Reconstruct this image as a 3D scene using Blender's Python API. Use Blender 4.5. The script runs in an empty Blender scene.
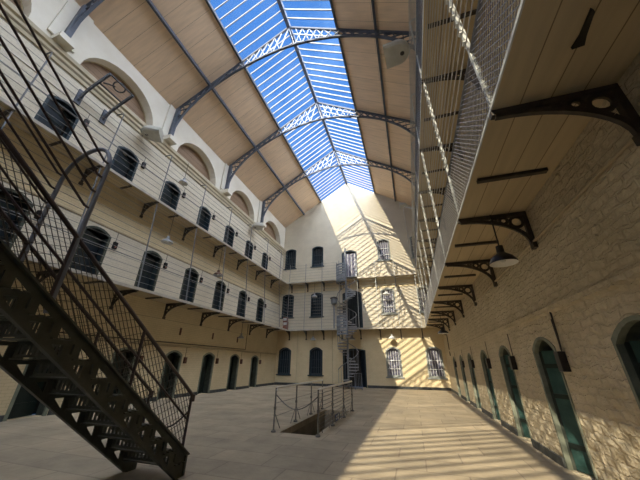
import bpy, bmesh, math, random
from mathutils import Vector, Matrix
random.seed(7)
PI = math.pi
scene = bpy.context.scene
COL = scene.collection

# ------------------------------------------------------------------ dimensions (metres)
XL, XR, YB, YF = -10.75, 2.19, 22.1, -17.5      # left / right / back wall faces, rear end of the hall
XC = -4.35                                      # roof ridge
HW = 6.54                                       # half width at the eaves
G1, G2 = 4.06, 8.04                             # gallery deck tops
ZE, ZR = 13.9, 18.17                            # eaves, ridge
SKY = 2.67                                      # half width of the glazed strip
LE, RE = -9.62, 1.10
LE2, RE2 = -9.95, 1.0                           # gallery edges left / right
BE = 21.4                                       # gallery edge at the back wall
SL = (ZR - ZE) / HW
def roofz(x): return ZR - SL * abs(x - XC)

# ------------------------------------------------------------------ mesh builder
class MB:
    def __init__(s): s.v = []; s.f = []
    def add(s, vs, fs):
        n = len(s.v); s.v += [tuple(v) for v in vs]; s.f += [tuple(i + n for i in f) for f in fs]; return s
    def box(s, a, b):
        x0, y0, z0 = (min(a[i], b[i]) for i in range(3)); x1, y1, z1 = (max(a[i], b[i]) for i in range(3))
        return s.add([(x0,y0,z0),(x1,y0,z0),(x1,y1,z0),(x0,y1,z0),(x0,y0,z1),(x1,y0,z1),(x1,y1,z1),(x0,y1,z1)],
                     [(3,2,1,0),(4,5,6,7),(0,1,5,4),(1,2,6,5),(2,3,7,6),(3,0,4,7)])
    def bar(s, p, q, w, h=None, up=(0,0,1)):
        h = w if h is None else h
        p, q = Vector(p), Vector(q); d = (q - p)
        if d.length < 1e-6: return s
        d.normalize(); u = Vector(up)
        if abs(d.dot(u)) > .98: u = Vector((0,1,0)) if abs(d.y) < .9 else Vector((1,0,0))
        a = d.cross(u).normalized() * w / 2; b = d.cross(a).normalized() * h / 2
        vs = [c + i * a + j * b for c in (p, q) for i, j in ((-1,-1),(1,-1),(1,1),(-1,1))]
        return s.add(vs, [(0,1,2,3),(7,6,5,4),(0,4,5,1),(1,5,6,2),(2,6,7,3),(3,7,4,0)])
    def tube(s, pts, r, n=8, cap=True):
        pts = [Vector(p) for p in pts]; rings = []; prev = None
        for i, p in enumerate(pts):
            d = (pts[min(i+1, len(pts)-1)] - pts[max(i-1, 0)]).normalized()
            if prev is None:
                u = Vector((0,0,1)) if abs(d.z) < .9 else Vector((1,0,0))
                a = d.cross(u).normalized()
            else:
                a = (prev - d * prev.dot(d)).normalized()
            prev = a; b = d.cross(a)
            rr = r[i] if isinstance(r, (list, tuple)) else r
            rings.append([p + rr * (math.cos(2*PI*k/n) * a + math.sin(2*PI*k/n) * b) for k in range(n)])
        vs = [v for R in rings for v in R]; fs = []
        for i in range(len(rings)-1):
            for k in range(n):
                fs.append((i*n+k, i*n+(k+1)%n, (i+1)*n+(k+1)%n, (i+1)*n+k))
        if cap: fs += [tuple(range(n-1, -1, -1)), tuple(range((len(rings)-1)*n, len(rings)*n))]
        return s.add(vs, fs)
    def lathe(s, c, prof, n=20):                       # profile of (radius, z) about a vertical axis
        c = Vector(c); vs = []; fs = []
        for r, z in prof:
            for k in range(n): vs.append(c + Vector((r*math.cos(2*PI*k/n), r*math.sin(2*PI*k/n), z)))
        for i in range(len(prof)-1):
            for k in range(n): fs.append((i*n+k, i*n+(k+1)%n, (i+1)*n+(k+1)%n, (i+1)*n+k))
        return s.add(vs, fs)
    def prism(s, poly, ax, lo, hi):                    # convex-ish polygon extruded along an axis
        def m(p, w): return {0:(w,p[0],p[1]), 1:(p[0],w,p[1]), 2:(p[0],p[1],w)}[ax]
        n = len(poly); vs = [m(p, lo) for p in poly] + [m(p, hi) for p in poly]
        fs = [tuple(range(n)), tuple(range(2*n-1, n-1, -1))] + [(i, i+n, (i+1)%n+n, (i+1)%n) for i in range(n)]
        return s.add(vs, fs)
    def plate(s, outer, holes, ax, lo, hi):            # flat plate with holes cut right through
        cu = bpy.data.curves.new('tmp', 'CURVE'); cu.dimensions = '2D'; cu.fill_mode = 'BOTH'; cu.extrude = (hi - lo) / 2
        for poly in [outer] + holes:
            sp = cu.splines.new('POLY'); sp.points.add(len(poly) - 1)
            for p, q in zip(sp.points, poly): p.co = (q[0], q[1], 0, 1)
            sp.use_cyclic_u = True
        o = bpy.data.objects.new('tmp', cu); COL.objects.link(o)
        dg = bpy.context.evaluated_depsgraph_get(); dg.update()
        me = bpy.data.meshes.new_from_object(o.evaluated_get(dg)); mid = (hi + lo) / 2
        def m(c): return {0:(c.z+mid, c.x, c.y), 1:(c.x, c.z+mid, c.y), 2:(c.x, c.y, c.z+mid)}[ax]
        s.add([m(v.co) for v in me.vertices], [tuple(p.vertices) for p in me.polygons])
        bpy.data.objects.remove(o); bpy.data.curves.remove(cu); bpy.data.meshes.remove(me)
        return s

ORG = {}
def obj(name, mb, mat, parent=None, smooth=False, bevel=0):
    me = bpy.data.meshes.new(name)
    off = ORG.get(parent.name, Vector()) if parent else Vector()
    me.from_pydata([Vector(v) - off for v in mb.v], [], mb.f)
    bm = bmesh.new(); bm.from_mesh(me); bmesh.ops.remove_doubles(bm, verts=bm.verts, dist=1e-5)
    bmesh.ops.recalc_face_normals(bm, faces=bm.faces); bm.to_mesh(me); bm.free()
    me.materials.append(mat)
    o = bpy.data.objects.new(name, me); COL.objects.link(o)
    if smooth:
        for p in me.polygons: p.use_smooth = True
        try: me.set_sharp_from_angle(angle=math.radians(40))
        except Exception: pass
    if bevel:
        b = o.modifiers.new('bevel', 'BEVEL'); b.width = bevel; b.segments = 2; b.limit_method = 'ANGLE'
    if parent: o.parent = parent; ORG[o.name] = off
    return o
def tag(o, label=None, cat=None, group=None, kind=None):
    if label: o['label'] = label
    if cat: o['category'] = cat
    if group: o['group'] = group
    if kind: o['kind'] = kind
    return o
def thing(name, label, cat, loc=(0,0,0), group=None, kind=None):
    e = bpy.data.objects.new(name, None); e.empty_display_size = .2; COL.objects.link(e)
    e.location = loc; ORG[e.name] = Vector(loc)
    return tag(e, label, cat, group, kind)
def struct(name, mb, mat, label=None, cat=None):
    return tag(obj(name, mb, mat), label, cat, None, 'structure')

# ------------------------------------------------------------------ materials
def base(name, col, rough=.7, metal=0, spec=.3):
    m = bpy.data.materials.new(name); m.use_nodes = True
    b = m.node_tree.nodes['Principled BSDF']
    b.inputs['Base Color'].default_value = (*col, 1); b.inputs['Roughness'].default_value = rough
    b.inputs['Metallic'].default_value = metal; b.inputs['Specular IOR Level'].default_value = spec
    return m, m.node_tree, b
def N(nt, t, **kw):
    n = nt.nodes.new(t)
    for k, v in kw.items():
        if k in n.inputs.keys(): n.inputs[k].default_value = v
        else: setattr(n, k, v)
    return n
def coords(nt, order, scale=1):
    tc = N(nt, 'ShaderNodeNewGeometry'); sp = N(nt, 'ShaderNodeSeparateXYZ'); cb = N(nt, 'ShaderNodeCombineXYZ')
    nt.links.new(tc.outputs['Position'], sp.inputs[0])
    for i, a in enumerate(order): nt.links.new(sp.outputs['XYZ'.index(a)], cb.inputs[i])
    return cb.outputs[0]
def varied(name, c1, c2, scale=3, rough=.7, metal=0, bump=0, bscale=20, spec=.3):
    m, nt, b = base(name, c1, rough, metal, spec)
    v = coords(nt, 'XYZ')
    no = N(nt, 'ShaderNodeTexNoise', Scale=scale, Detail=5.0, Roughness=.6); nt.links.new(v, no.inputs['Vector'])
    r = N(nt, 'ShaderNodeValToRGB'); r.color_ramp.elements[0].position = .35; r.color_ramp.elements[1].position = .68
    r.color_ramp.elements[0].color = (*c1, 1); r.color_ramp.elements[1].color = (*c2, 1)
    nt.links.new(no.outputs['Fac'], r.inputs[0]); nt.links.new(r.outputs[0], b.inputs['Base Color'])
    if bump:
        n2 = N(nt, 'ShaderNodeTexNoise', Scale=bscale, Detail=4.0); nt.links.new(v, n2.inputs['Vector'])
        bp = N(nt, 'ShaderNodeBump', Strength=bump, Distance=.02); nt.links.new(n2.outputs['Fac'], bp.inputs['Height'])
        nt.links.new(bp.outputs[0], b.inputs['Normal'])
    return m
def brickwall(name, order, c1, c2, grime, bw=.24, bh=.085, dist=.012, strength=.6, rubble=0, bands=None, pale=None):
    m, nt, b = base(name, c1, .75, 0, .25); L = nt.links.new
    v = coords(nt, order)
    nz = N(nt, 'ShaderNodeTexNoise', Scale=1.3, Detail=6.0, Roughness=.62); L(v, nz.inputs['Vector'])
    r = N(nt, 'ShaderNodeValToRGB'); e = r.color_ramp.elements
    e[0].position = .3; e[0].color = (*c2, 1); e[1].position = .62; e[1].color = (*c1, 1); L(nz.outputs['Fac'], r.inputs[0])
    if bands:                                          # the galleries' lower walls are painted a paler colour
        ge = N(nt, 'ShaderNodeNewGeometry'); sp = N(nt, 'ShaderNodeSeparateXYZ'); L(ge.outputs['Position'], sp.inputs[0]); acc = None
        for lo, hi in bands:
            a = N(nt, 'ShaderNodeMath', operation='GREATER_THAN'); a.inputs[1].default_value = lo; L(sp.outputs[2], a.inputs[0])
            c = N(nt, 'ShaderNodeMath', operation='LESS_THAN'); c.inputs[1].default_value = hi; L(sp.outputs[2], c.inputs[0])
            q = N(nt, 'ShaderNodeMath', operation='MULTIPLY'); L(a.outputs[0], q.inputs[0]); L(c.outputs[0], q.inputs[1])
            if acc is None: acc = q
            else:
                t = N(nt, 'ShaderNodeMath', operation='ADD'); L(acc.outputs[0], t.inputs[0]); L(q.outputs[0], t.inputs[1]); acc = t
        bm_ = N(nt, 'ShaderNodeMixRGB'); L(acc.outputs[0], bm_.inputs[0]); L(r.outputs[0], bm_.inputs[1])
        pr = N(nt, 'ShaderNodeValToRGB'); pr.color_ramp.elements[0].position = .3; pr.color_ramp.elements[1].position = .62
        pr.color_ramp.elements[0].color = (pale[0]*.9, pale[1]*.9, pale[2]*.9, 1); pr.color_ramp.elements[1].color = (*pale, 1); L(nz.outputs['Fac'], pr.inputs[0])
        L(pr.outputs[0], bm_.inputs[2]); r = bm_
    # scuffs and flaking patches
    n3 = N(nt, 'ShaderNodeTexNoise', Scale=5.0, Detail=8.0, Roughness=.75); L(v, n3.inputs['Vector'])
    r3 = N(nt, 'ShaderNodeValToRGB'); r3.color_ramp.elements[0].position = .62; r3.color_ramp.elements[1].position = .72
    r3.color_ramp.elements[0].color = (0,0,0,1); r3.color_ramp.elements[1].color = (.45,.45,.45,1); L(n3.outputs['Fac'], r3.inputs[0])
    mx = N(nt, 'ShaderNodeMixRGB'); mx.inputs[2].default_value = (*grime, 1)
    L(r3.outputs[0], mx.inputs[0]); L(r.outputs[0], mx.inputs[1])
    # brick courses as relief under the paint
    ds = N(nt, 'ShaderNodeTexNoise', Scale=3.5 if rubble else 6.0, Detail=3.0); L(v, ds.inputs['Vector'])
    va = N(nt, 'ShaderNodeVectorMath', operation='MULTIPLY_ADD'); va.inputs[1].default_value = (rubble*.17+.01,)*3
    L(ds.outputs['Color'], va.inputs[0]); L(v, va.inputs[2])
    bt = N(nt, 'ShaderNodeTexBrick'); bt.inputs['Scale'].default_value = 1
    bt.inputs['Brick Width'].default_value = bw; bt.inputs['Row Height'].default_value = bh
    bt.inputs['Mortar Size'].default_value = .007 if not rubble else .02; bt.inputs['Mortar Smooth'].default_value = .5
    bt.inputs['Color1'].default_value = (1,1,1,1); bt.inputs['Color2'].default_value = (.8,.8,.8,1); bt.inputs['Mortar'].default_value = (0,0,0,1)
    L(va.outputs[0], bt.inputs['Vector'])
    n4 = N(nt, 'ShaderNodeTexNoise', Scale=7.0 if rubble else 25.0, Detail=5.0); L(v, n4.inputs['Vector'])
    ad = N(nt, 'ShaderNodeMath', operation='MULTIPLY_ADD'); ad.inputs[1].default_value = 3.6 if rubble else .5
    L(n4.outputs['Fac'], ad.inputs[0]); L(bt.outputs['Color'], ad.inputs[2])
    bp = N(nt, 'ShaderNodeBump', Strength=strength, Distance=dist); L(ad.outputs[0], bp.inputs['Height']); L(bp.outputs[0], b.inputs['Normal'])
    mm = N(nt, 'ShaderNodeMixRGB', blend_type='MULTIPLY'); mm.inputs[0].default_value = .07 if rubble else .2
    L(mx.outputs[0], mm.inputs[1]); L(bt.outputs['Color'], mm.inputs[2]); L(mm.outputs[0], b.inputs['Base Color'])
    return m
def planks(name, order, width, c1, c2, joint=.02, length=None):
    m, nt, b = base(name, c1, .6, 0, .3); L = nt.links.new
    v = coords(nt, order)
    bt = N(nt, 'ShaderNodeTexBrick'); bt.inputs['Scale'].default_value = 1
    bt.inputs['Brick Width'].default_value = length or 400; bt.inputs['Row Height'].default_value = width
    bt.inputs['Mortar Size'].default_value = joint; bt.inputs['Mortar Smooth'].default_value = .2
    bt.inputs['Color1'].default_value = (*c1, 1); bt.inputs['Color2'].default_value = (*c2, 1); bt.inputs['Mortar'].default_value = (c1[0]*.4, c1[1]*.37, c1[2]*.34, 1)
    L(v, bt.inputs['Vector'])
    mp = N(nt, 'ShaderNodeMapping'); mp.inputs['Scale'].default_value = (.5, 6, 1); L(v, mp.inputs[0])
    nz = N(nt, 'ShaderNodeTexNoise', Scale=1.6, Detail=5.0); L(mp.outputs[0], nz.inputs['Vector'])
    r = N(nt, 'ShaderNodeValToRGB'); r.color_ramp.elements[0].color = (.88,.88,.88,1); r.color_ramp.elements[1].color = (1.04,1.04,1.04,1)
    r.color_ramp.elements[0].position = .3; r.color_ramp.elements[1].position = .7
    L(nz.outputs['Fac'], r.inputs[0])
    mm = N(nt, 'ShaderNodeMixRGB', blend_type='MULTIPLY'); mm.inputs[0].default_value = 1
    L(bt.outputs['Color'], mm.inputs[1]); L(r.outputs[0], mm.inputs[2]); L(mm.outputs[0], b.inputs['Base Color'])
    bp = N(nt, 'ShaderNodeBump', Strength=.5, Distance=.01); L(bt.outputs['Fac'], bp.inputs['Height']); bp.invert = True; L(bp.outputs[0], b.inputs['Normal'])
    return m
CREAM = (.74, .62, .40); CREAM2 = (.67, .555, .35); GRIME = (.42, .33, .2)
M = {}
BANDS = [(G1, 6.25), (G2, 11.1)]; PALE = (.74, .675, .55)
M['wall_x'] = brickwall('painted_brick_side', 'YZX', CREAM, CREAM2, GRIME, bands=BANDS, pale=PALE)
M['wall_y'] = brickwall('painted_brick_end', 'XZY', CREAM, CREAM2, GRIME, dist=.012, strength=.55, bands=[(G1, 7.2), (G2, 30)], pale=(.68,.615,.49))
M['rubble'] = brickwall('painted_rubble_stone', 'YZX', (.70,.60,.43), (.58,.49,.33), (.40,.31,.2), bw=.27, bh=.115, dist=.045, strength=.9, rubble=1)
M['plaster'] = varied('off_white_plaster', (.74,.69,.59), (.80,.76,.67), 1.2, .8, bump=.15)
M['cornice'] = varied('cornice_paint', (.50,.44,.31), (.58,.51,.37), 2, .7)
M['stringc'] = varied('string_course_paint', (.45,.37,.24), (.55,.46,.31), 3, .7)
M['plinth'] = varied('plinth_dark_paint', (.045,.05,.052), (.10,.105,.10), 6, .6)
M['roof'] = planks('roof_boards', 'XYZ', .72, (.88,.675,.49), (.85,.65,.465), .006)
M['soffit'] = planks('soffit_boards', 'YXZ', .275, (.58,.47,.30), (.54,.44,.28), .006)
M['lunette'] = planks('lunette_boards', 'YZX', .3, (.30,.20,.125), (.27,.18,.115), .01)
M['slab'] = varied('deck_edge', (.42,.38,.32), (.56,.52,.45), 4, .7)
M['iron'] = varied('dark_iron', (.035,.032,.03), (.06,.05,.045), 9, .5, 0, spec=.4)
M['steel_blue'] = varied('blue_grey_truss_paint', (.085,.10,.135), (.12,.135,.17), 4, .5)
M['pale_lit_steel'] = varied('white_and_sunlit_steel', (.66,.68,.70), (.75,.76,.78), 5, .5)  # lattice and bars with sunlight in the colour; shared by the white stays
M['bracket'] = varied('brown_black_bracket', (.05,.042,.036), (.085,.07,.055), 8, .6)
M['bar_dark'] = varied('blue_black_bars', (.05,.075,.10), (.07,.10,.13), 6, .5)
M['bar'] = varied('skylight_bar_paint', (.30,.31,.33), (.37,.38,.40), 5, .5)
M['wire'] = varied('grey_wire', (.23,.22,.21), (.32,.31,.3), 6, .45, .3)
M['wire_lit'] = varied('sunlit_wire', (.42,.42,.40), (.52,.52,.50), 6, .4, .3)  # lighter copy of the wire, sunlight put into its colour
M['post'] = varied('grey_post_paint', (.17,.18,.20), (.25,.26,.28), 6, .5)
M['post_lit'] = varied('sunlit_post_tone', (.55,.57,.55), (.68,.70,.67), 6, .5)  # posts lightened to look sunlit; the right deck edges share it
M['mesh'] = varied('guard_mesh_metal', (.22,.215,.21), (.32,.315,.31), 9, .4, .4)
M['stair'] = varied('olive_black_stair_paint', (.072,.074,.058), (.105,.107,.084), 5, .55)
M['rail'] = varied('dark_maroon_rail', (.05,.035,.035), (.075,.05,.05), 6, .35, spec=.5)
M['smesh'] = varied('stair_mesh_wire', (.07,.06,.05), (.10,.085,.07), 6, .5)
M['hoop'] = varied('blue_grey_hoop', (.16,.17,.21), (.22,.23,.27), 6, .45)
M['door_g'] = varied('green_black_door', (.012,.02,.018), (.02,.034,.03), 5, .45)
M['door'] = varied('dark_teal_door', (.02,.062,.058), (.045,.105,.095), 5, .45, bump=.2)
M['door_b'] = varied('dark_blue_door', (.010,.017,.025), (.018,.028,.038), 5, .45)
M['dframe'] = varied('green_black_frame', (.05,.06,.05), (.09,.10,.08), 7, .55)
M['jamb'] = varied('grey_green_jamb', (.16,.18,.14), (.25,.26,.2), 7, .6)
M['teal_dark'] = varied('dark_blue_frame', (.018,.034,.048), (.028,.048,.062), 7, .45)
M['sill'] = varied('sunlit_sill_grey', (.22,.24,.23), (.30,.32,.30), 7, .6)  # lighter frame and sill tone for the windows in the sun
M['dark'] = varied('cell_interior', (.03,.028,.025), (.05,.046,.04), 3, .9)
M['boxd'] = varied('black_lamp_box', (.012,.011,.012), (.025,.02,.02), 8, .4)
M['boxr'] = varied('brown_red_box', (.10,.045,.03), (.15,.07,.045), 8, .5)
M['lampw'] = varied('white_enamel', (.72,.71,.67), (.8,.79,.75), 5, .35)
M['lampd'] = varied('black_enamel', (.02,.02,.022), (.035,.035,.04), 5, .35)
M['lampg'] = varied('grey_enamel', (.30,.31,.33), (.4,.41,.43), 5, .35)
M['flood'] = varied('pale_grey_plastic', (.48,.47,.42), (.56,.55,.5), 4, .4)
M['spiral'] = varied('grey_blue_spiral_paint', (.20,.215,.24), (.28,.295,.32), 5, .5)
M['galv'] = varied('galvanised_tube', (.58,.575,.56), (.68,.67,.65), 6, .35, .4)
M['tube'] = varied('weathered_tube', (.14,.13,.12), (.22,.21,.19), 6, .45, .3)
M['stone'] = varied('pit_stone', (.20,.175,.135), (.29,.25,.19), 3, .85, bump=.4)
M['sign_b'] = varied('blue_sign', (.03,.06,.16), (.04,.075,.2), 5, .4)
M['paper'] = varied('pale_paper', (.62,.62,.62), (.7,.7,.7), 5, .6)
M['red'] = varied('faded_red', (.22,.09,.07), (.30,.13,.10), 5, .5)
def floor_mat():
    m, nt, b = base('flagstones', (.36,.31,.24), .55, 0, .35); L = nt.links.new
    v = coords(nt, 'XYZ')
    bt = N(nt, 'ShaderNodeTexBrick'); bt.inputs['Scale'].default_value = 1; bt.offset = .43; bt.squash = 1.3; bt.squash_frequency = 3
    bt.inputs['Brick Width'].default_value = 1.05; bt.inputs['Row Height'].default_value = .62; bt.inputs['Mortar Size'].default_value = .012; bt.inputs['Bias'].default_value = 0
    bt.inputs['Color1'].default_value = (.51,.43,.31,1); bt.inputs['Color2'].default_value = (.415,.355,.262,1); bt.inputs['Mortar'].default_value = (.33,.275,.21,1)
    L(v, bt.inputs['Vector'])
    nz = N(nt, 'ShaderNodeTexNoise', Scale=.9, Detail=8.0, Roughness=.7); L(v, nz.inputs['Vector'])
    r = N(nt, 'ShaderNodeValToRGB'); r.color_ramp.elements[0].position = .3; r.color_ramp.elements[1].position = .7
    r.color_ramp.elements[0].color = (.62,.60,.58,1); r.color_ramp.elements[1].color = (1.12,1.1,1.06,1); L(nz.outputs['Fac'], r.inputs[0])
    mm = N(nt, 'ShaderNodeMixRGB', blend_type='MULTIPLY'); mm.inputs[0].default_value = 1
    L(bt.outputs['Color'], mm.inputs[1]); L(r.outputs[0], mm.inputs[2]); L(mm.outputs[0], b.inputs['Base Color'])
    n2 = N(nt, 'ShaderNodeTexNoise', Scale=14.0, Detail=5.0); L(v, n2.inputs['Vector'])
    ad = N(nt, 'ShaderNodeMath', operation='MULTIPLY_ADD'); ad.inputs[1].default_value = -1.2; L(bt.outputs['Fac'], ad.inputs[0]); L(n2.outputs['Fac'], ad.inputs[2])
    bp = N(nt, 'ShaderNodeBump', Strength=.35, Distance=.012); L(ad.outputs[0], bp.inputs['Height']); L(bp.outputs[0], b.inputs['Normal'])
    return m
M['floor'] = floor_mat()
def glass_mat(name, tint, clear, rough=.08):
    m = bpy.data.materials.new(name); m.use_nodes = True; nt = m.node_tree; nt.nodes.clear(); L = nt.links.new
    o = N(nt, 'ShaderNodeOutputMaterial'); t = N(nt, 'ShaderNodeBsdfTransparent'); g = N(nt, 'ShaderNodeBsdfPrincipled')
    t.inputs[0].default_value = (*tint, 1); g.inputs['Base Color'].default_value = (.75,.78,.8,1); g.inputs['Roughness'].default_value = rough
    nz = N(nt, 'ShaderNodeTexNoise', Scale=.8, Detail=6.0, Roughness=.65); v = coords(nt, 'XYZ'); L(v, nz.inputs['Vector'])
    mr = N(nt, 'ShaderNodeMapRange'); mr.inputs[1].default_value = .4; mr.inputs[2].default_value = .75
    mr.inputs[3].default_value = 1 - clear; mr.inputs[4].default_value = 1 - clear + .04; L(nz.outputs['Fac'], mr.inputs[0])
    mx = N(nt, 'ShaderNodeMixShader'); L(mr.outputs[0], mx.inputs[0]); L(t.outputs[0], mx.inputs[1]); L(g.outputs[0], mx.inputs[2]); L(mx.outputs[0], o.inputs[0])
    return m
M['glass'] = glass_mat('skylight_glass', (.97,.985,1), .985)
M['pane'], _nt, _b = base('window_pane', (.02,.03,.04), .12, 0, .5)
M['pane_lit'] = varied('sunlit_window_pane', (.10,.10,.14), (.22,.21,.27), 4, .25)  # pane colour brightened for the sun on the glass

# ------------------------------------------------------------------ helpers for openings
def arch_poly(c, w, z0, zs, za, n=9):                  # door outline: springing zs, crown za
    pts = [(c - w/2, z0), (c + w/2, z0)]
    for i in range(n):
        a = i / (n-1); u = 1 - 2*a
        pts.append((c + u*w/2, zs + (za - zs) * (1 - u*u)))
    return pts
ORD = ['first','second','third','fourth','fifth','sixth','seventh','eighth','ninth','tenth','eleventh','twelfth']
DL = [18.7 - 2.5*k for k in range(8)]                  # cell doors of the left wall, from the back wall
DR = [18.2, 15.6, 13.27, 10.72, 8.4, 6.04, 3.66, 1.2]  # cell doors of the right wall
WX = [-9.98, -7.3, -1.36, 1.42]                        # windows of the back wall
DX = -4.25                                             # doorways of the back wall
LV = [(0, 1.84, 2.03), (G1, 5.92, 6.12), (G2, 9.72, 9.92)]
WV = [(.75, 2.48, 2.74), (5.13, 6.98, 7.14), (9.55, 11.34, 11.52)]

# ------------------------------------------------------------------ shell
# floor with the stairwell opening
PX0, PX1, PY0, PY1 = -3.28, -2.36, 7.2, 11.05
fl = MB().plate([(XL-.6, YF-.5), (XR+.6, YF-.5), (XR+.6, YB+.6), (XL-.6, YB+.6)], [[(PX0,PY0),(PX1,PY0),(PX1,PY1),(PX0,PY1)]], 2, -.15, 0)
struct('floor', fl, M['floor'], 'worn flagstone floor of the prison hall with a sunlit patch', 'floor')
for nm, a, b in (('left', (PX0-.12,PY0-.12,-2.4), (PX0,PY1+.12,-.15)), ('right', (PX1,PY0-.12,-2.4), (PX1+.12,PY1+.12,-.15)), ('front', (PX0,PY0-.12,-2.4), (PX1,PY0,-.15)), ('back', (PX0,PY1,-2.4), (PX1,PY1+.12,-.15))):
    struct('wall_stairwell_' + nm, MB().box(a, b), M['stone'], '%s stone lining of the dark stairwell sunk in the floor' % nm, 'wall')
struct('floor_stairwell', MB().box((PX0-.12,PY0-.12,-2.5), (PX1+.12,PY1+.12,-2.4)), M['stone'], 'stone floor at the bottom of the dark stairwell', 'floor')

holesL = [arch_poly(y, 1.0, z0 + .0 if z0 else 0.001, zs, za) for (z0, zs, za) in LV for y in DL]
LUN = [5.1 + 4.83*k for k in range(-1, 4)]
def lun_poly(y): return [(y + 1.62*math.cos(PI*i/16), 11.72 + 1.5*math.sin(PI*i/16)) for i in range(17)]
wl = MB().plate([(YF, 0), (YB+.4, 0), (YB+.4, 11.4), (YF, 11.4)], holesL, 0, XL-.38, XL)
wl.box((XL-.75, YF, 0), (XL-.7, YB+.4, 11.4))
struct('wall_left', wl, M['wall_x'], 'cream painted brick cell wall along the left side', 'wall')
wu = MB().plate([(YF, 11.4), (YB+.4, 11.4), (YB+.4, ZE), (YF, ZE)], [lun_poly(y) for y in LUN], 0, XL-.5, XL)
struct('wall_left_upper', wu, M['plaster'], 'white plaster wall with round arches above the left cornice', 'wall')
holesR = [arch_poly(y, .93, .001, 1.8, 1.99) for y in DR]
wr = MB().plate([(YF, 0), (YB+.4, 0), (YB+.4, ZE), (YF, ZE)], holesR, 0, XR, XR+.4)
wr.box((XR+.75, YF, 0), (XR+.8, YB+.4, ZE))
struct('wall_right', wr, M['rubble'], 'rough cream painted stone wall on the right', 'wall')
holesB = [arch_poly(x, 1.08, z0, zs, za) for (z0, zs, za) in WV for x in WX]
holesB += [arch_poly(DX, 1.75, .001, 2.5, 2.62), arch_poly(DX, 1.6, G1+.02, 6.9, 7.1), arch_poly(DX-.1, 1.35, G2+.02, 10.55, 10.8)]
gable = [(XL-.4, 0), (XR+.4, 0), (XR+.4, roofz(XR+.4)), (XC, ZR), (XL-.4, roofz(XL-.4))]
wb = MB().plate(gable, holesB, 1, YB, YB+.35)
wb.prism([(XL-.4, 0), (XR+.4, 0), (XR+.4, 11), (XL-.4, 11)], 1, YB+.75, YB+.8)
struct('wall_back', wb, M['wall_y'], 'cream painted brick gable wall at the far end', 'wall')
struct('wall_front', MB().prism(gable, 1, YF-.3, YF), M['plaster'], 'plain gable wall at the near end of the hall', 'wall')

# lunette backs
for i, y in enumerate(LUN):
    w = struct('window_%d' % (i+1), MB().prism(lun_poly(y), 0, XL-.52, XL-.46), M['lunette'],
               ['boarded arch half hidden behind the stair rails at top left', 'boarded round arch above the left cornice behind the ring frame', 'boarded round arch above the left cornice between first and second roof trusses in view',
                'boarded round arch above the left cornice, second from the back wall', 'boarded round arch above the left cornice nearest the back wall'][i], 'arch')
    tr = MB()
    o = [(y + 1.62*math.cos(PI*k/20), 11.72 + 1.5*math.sin(PI*k/20)) for k in range(21)]
    for k in range(20):
        (a, b), (c, d) = o[k], o[k+1]
        tr.bar((XL-.44, a, b), (XL-.44, c, d), .05, .08)
    obj('arch_bead', tr, M['stringc'], w)

# plinths, string courses, cornices
def skip_boxes(mb, x0, x1, doors, w, z0, z1):
    ys = sorted(doors); a = YF
    for y in ys:
        mb.box((x0, a, z0), (x1, y - w/2, z1)); a = y + w/2
    mb.box((x0, a, z0), (x1, YB, z1)); return mb
struct('baseboard_left', skip_boxes(MB(), XL, XL+.035, DL, 1.04, 0, .15), M['plinth'], 'dark painted plinth along the left wall', 'plinth')
struct('baseboard_right', skip_boxes(MB(), XR-.035, XR, DR, .97, 0, .135), M['plinth'], 'dark painted plinth along the right wall', 'plinth')
struct('baseboard_back', MB().box((XL+.035, YB-.035, 0), (DX-.9, YB, .17)).box((DX+.9, YB-.035, 0), (XR-.035, YB, .17)), M['plinth'], 'dark painted plinth along the back wall', 'plinth')
def profile_y(poly): return MB().prism(poly, 1, YF, YB)
struct('trim_1', profile_y([(XL, 10.98), (XL+.06, 11.0), (XL+.08, 11.12), (XL+.14, 11.18), (XL+.15, 11.28), (XL+.22, 11.34), (XL+.24, 11.48), (XL, 11.56)]), M['cornice'], 'moulded stone cornice above the top gallery on the left', 'cornice')
struct('trim_2', profile_y([(XR, 10.98), (XR-.06, 11.0), (XR-.08, 11.12), (XR-.14, 11.18), (XR-.15, 11.28), (XR-.22, 11.34), (XR-.24, 11.48), (XR, 11.56)]), M['cornice'], 'moulded stone cornice above the top gallery on the right', 'cornice')
struct('trim_3', profile_y([(XL, 2.17), (XL+.04, 2.19), (XL+.04, 2.24), (XL, 2.27)]), M['stringc'], 'thin ledge above the ground floor doors on the left', 'ledge')
struct('trim_4', profile_y([(XL, 6.22), (XL+.035, 6.24), (XL+.035, 6.29), (XL, 6.31)]), M['stringc'], 'thin ledge above the first gallery doors on the left', 'ledge')
struct('trim_5', profile_y([(XR, 2.28), (XR-.05, 2.31), (XR-.05, 2.38), (XR, 2.42)]), M['rubble'], 'low ledge above the ground floor doors on the right', 'ledge')
struct('trim_6', profile_y([(XL, 10.1), (XL+.03, 10.12), (XL+.03, 10.17), (XL, 10.19)]), M['plaster'], 'thin ledge above the top gallery doors on the left', 'ledge')

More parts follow.
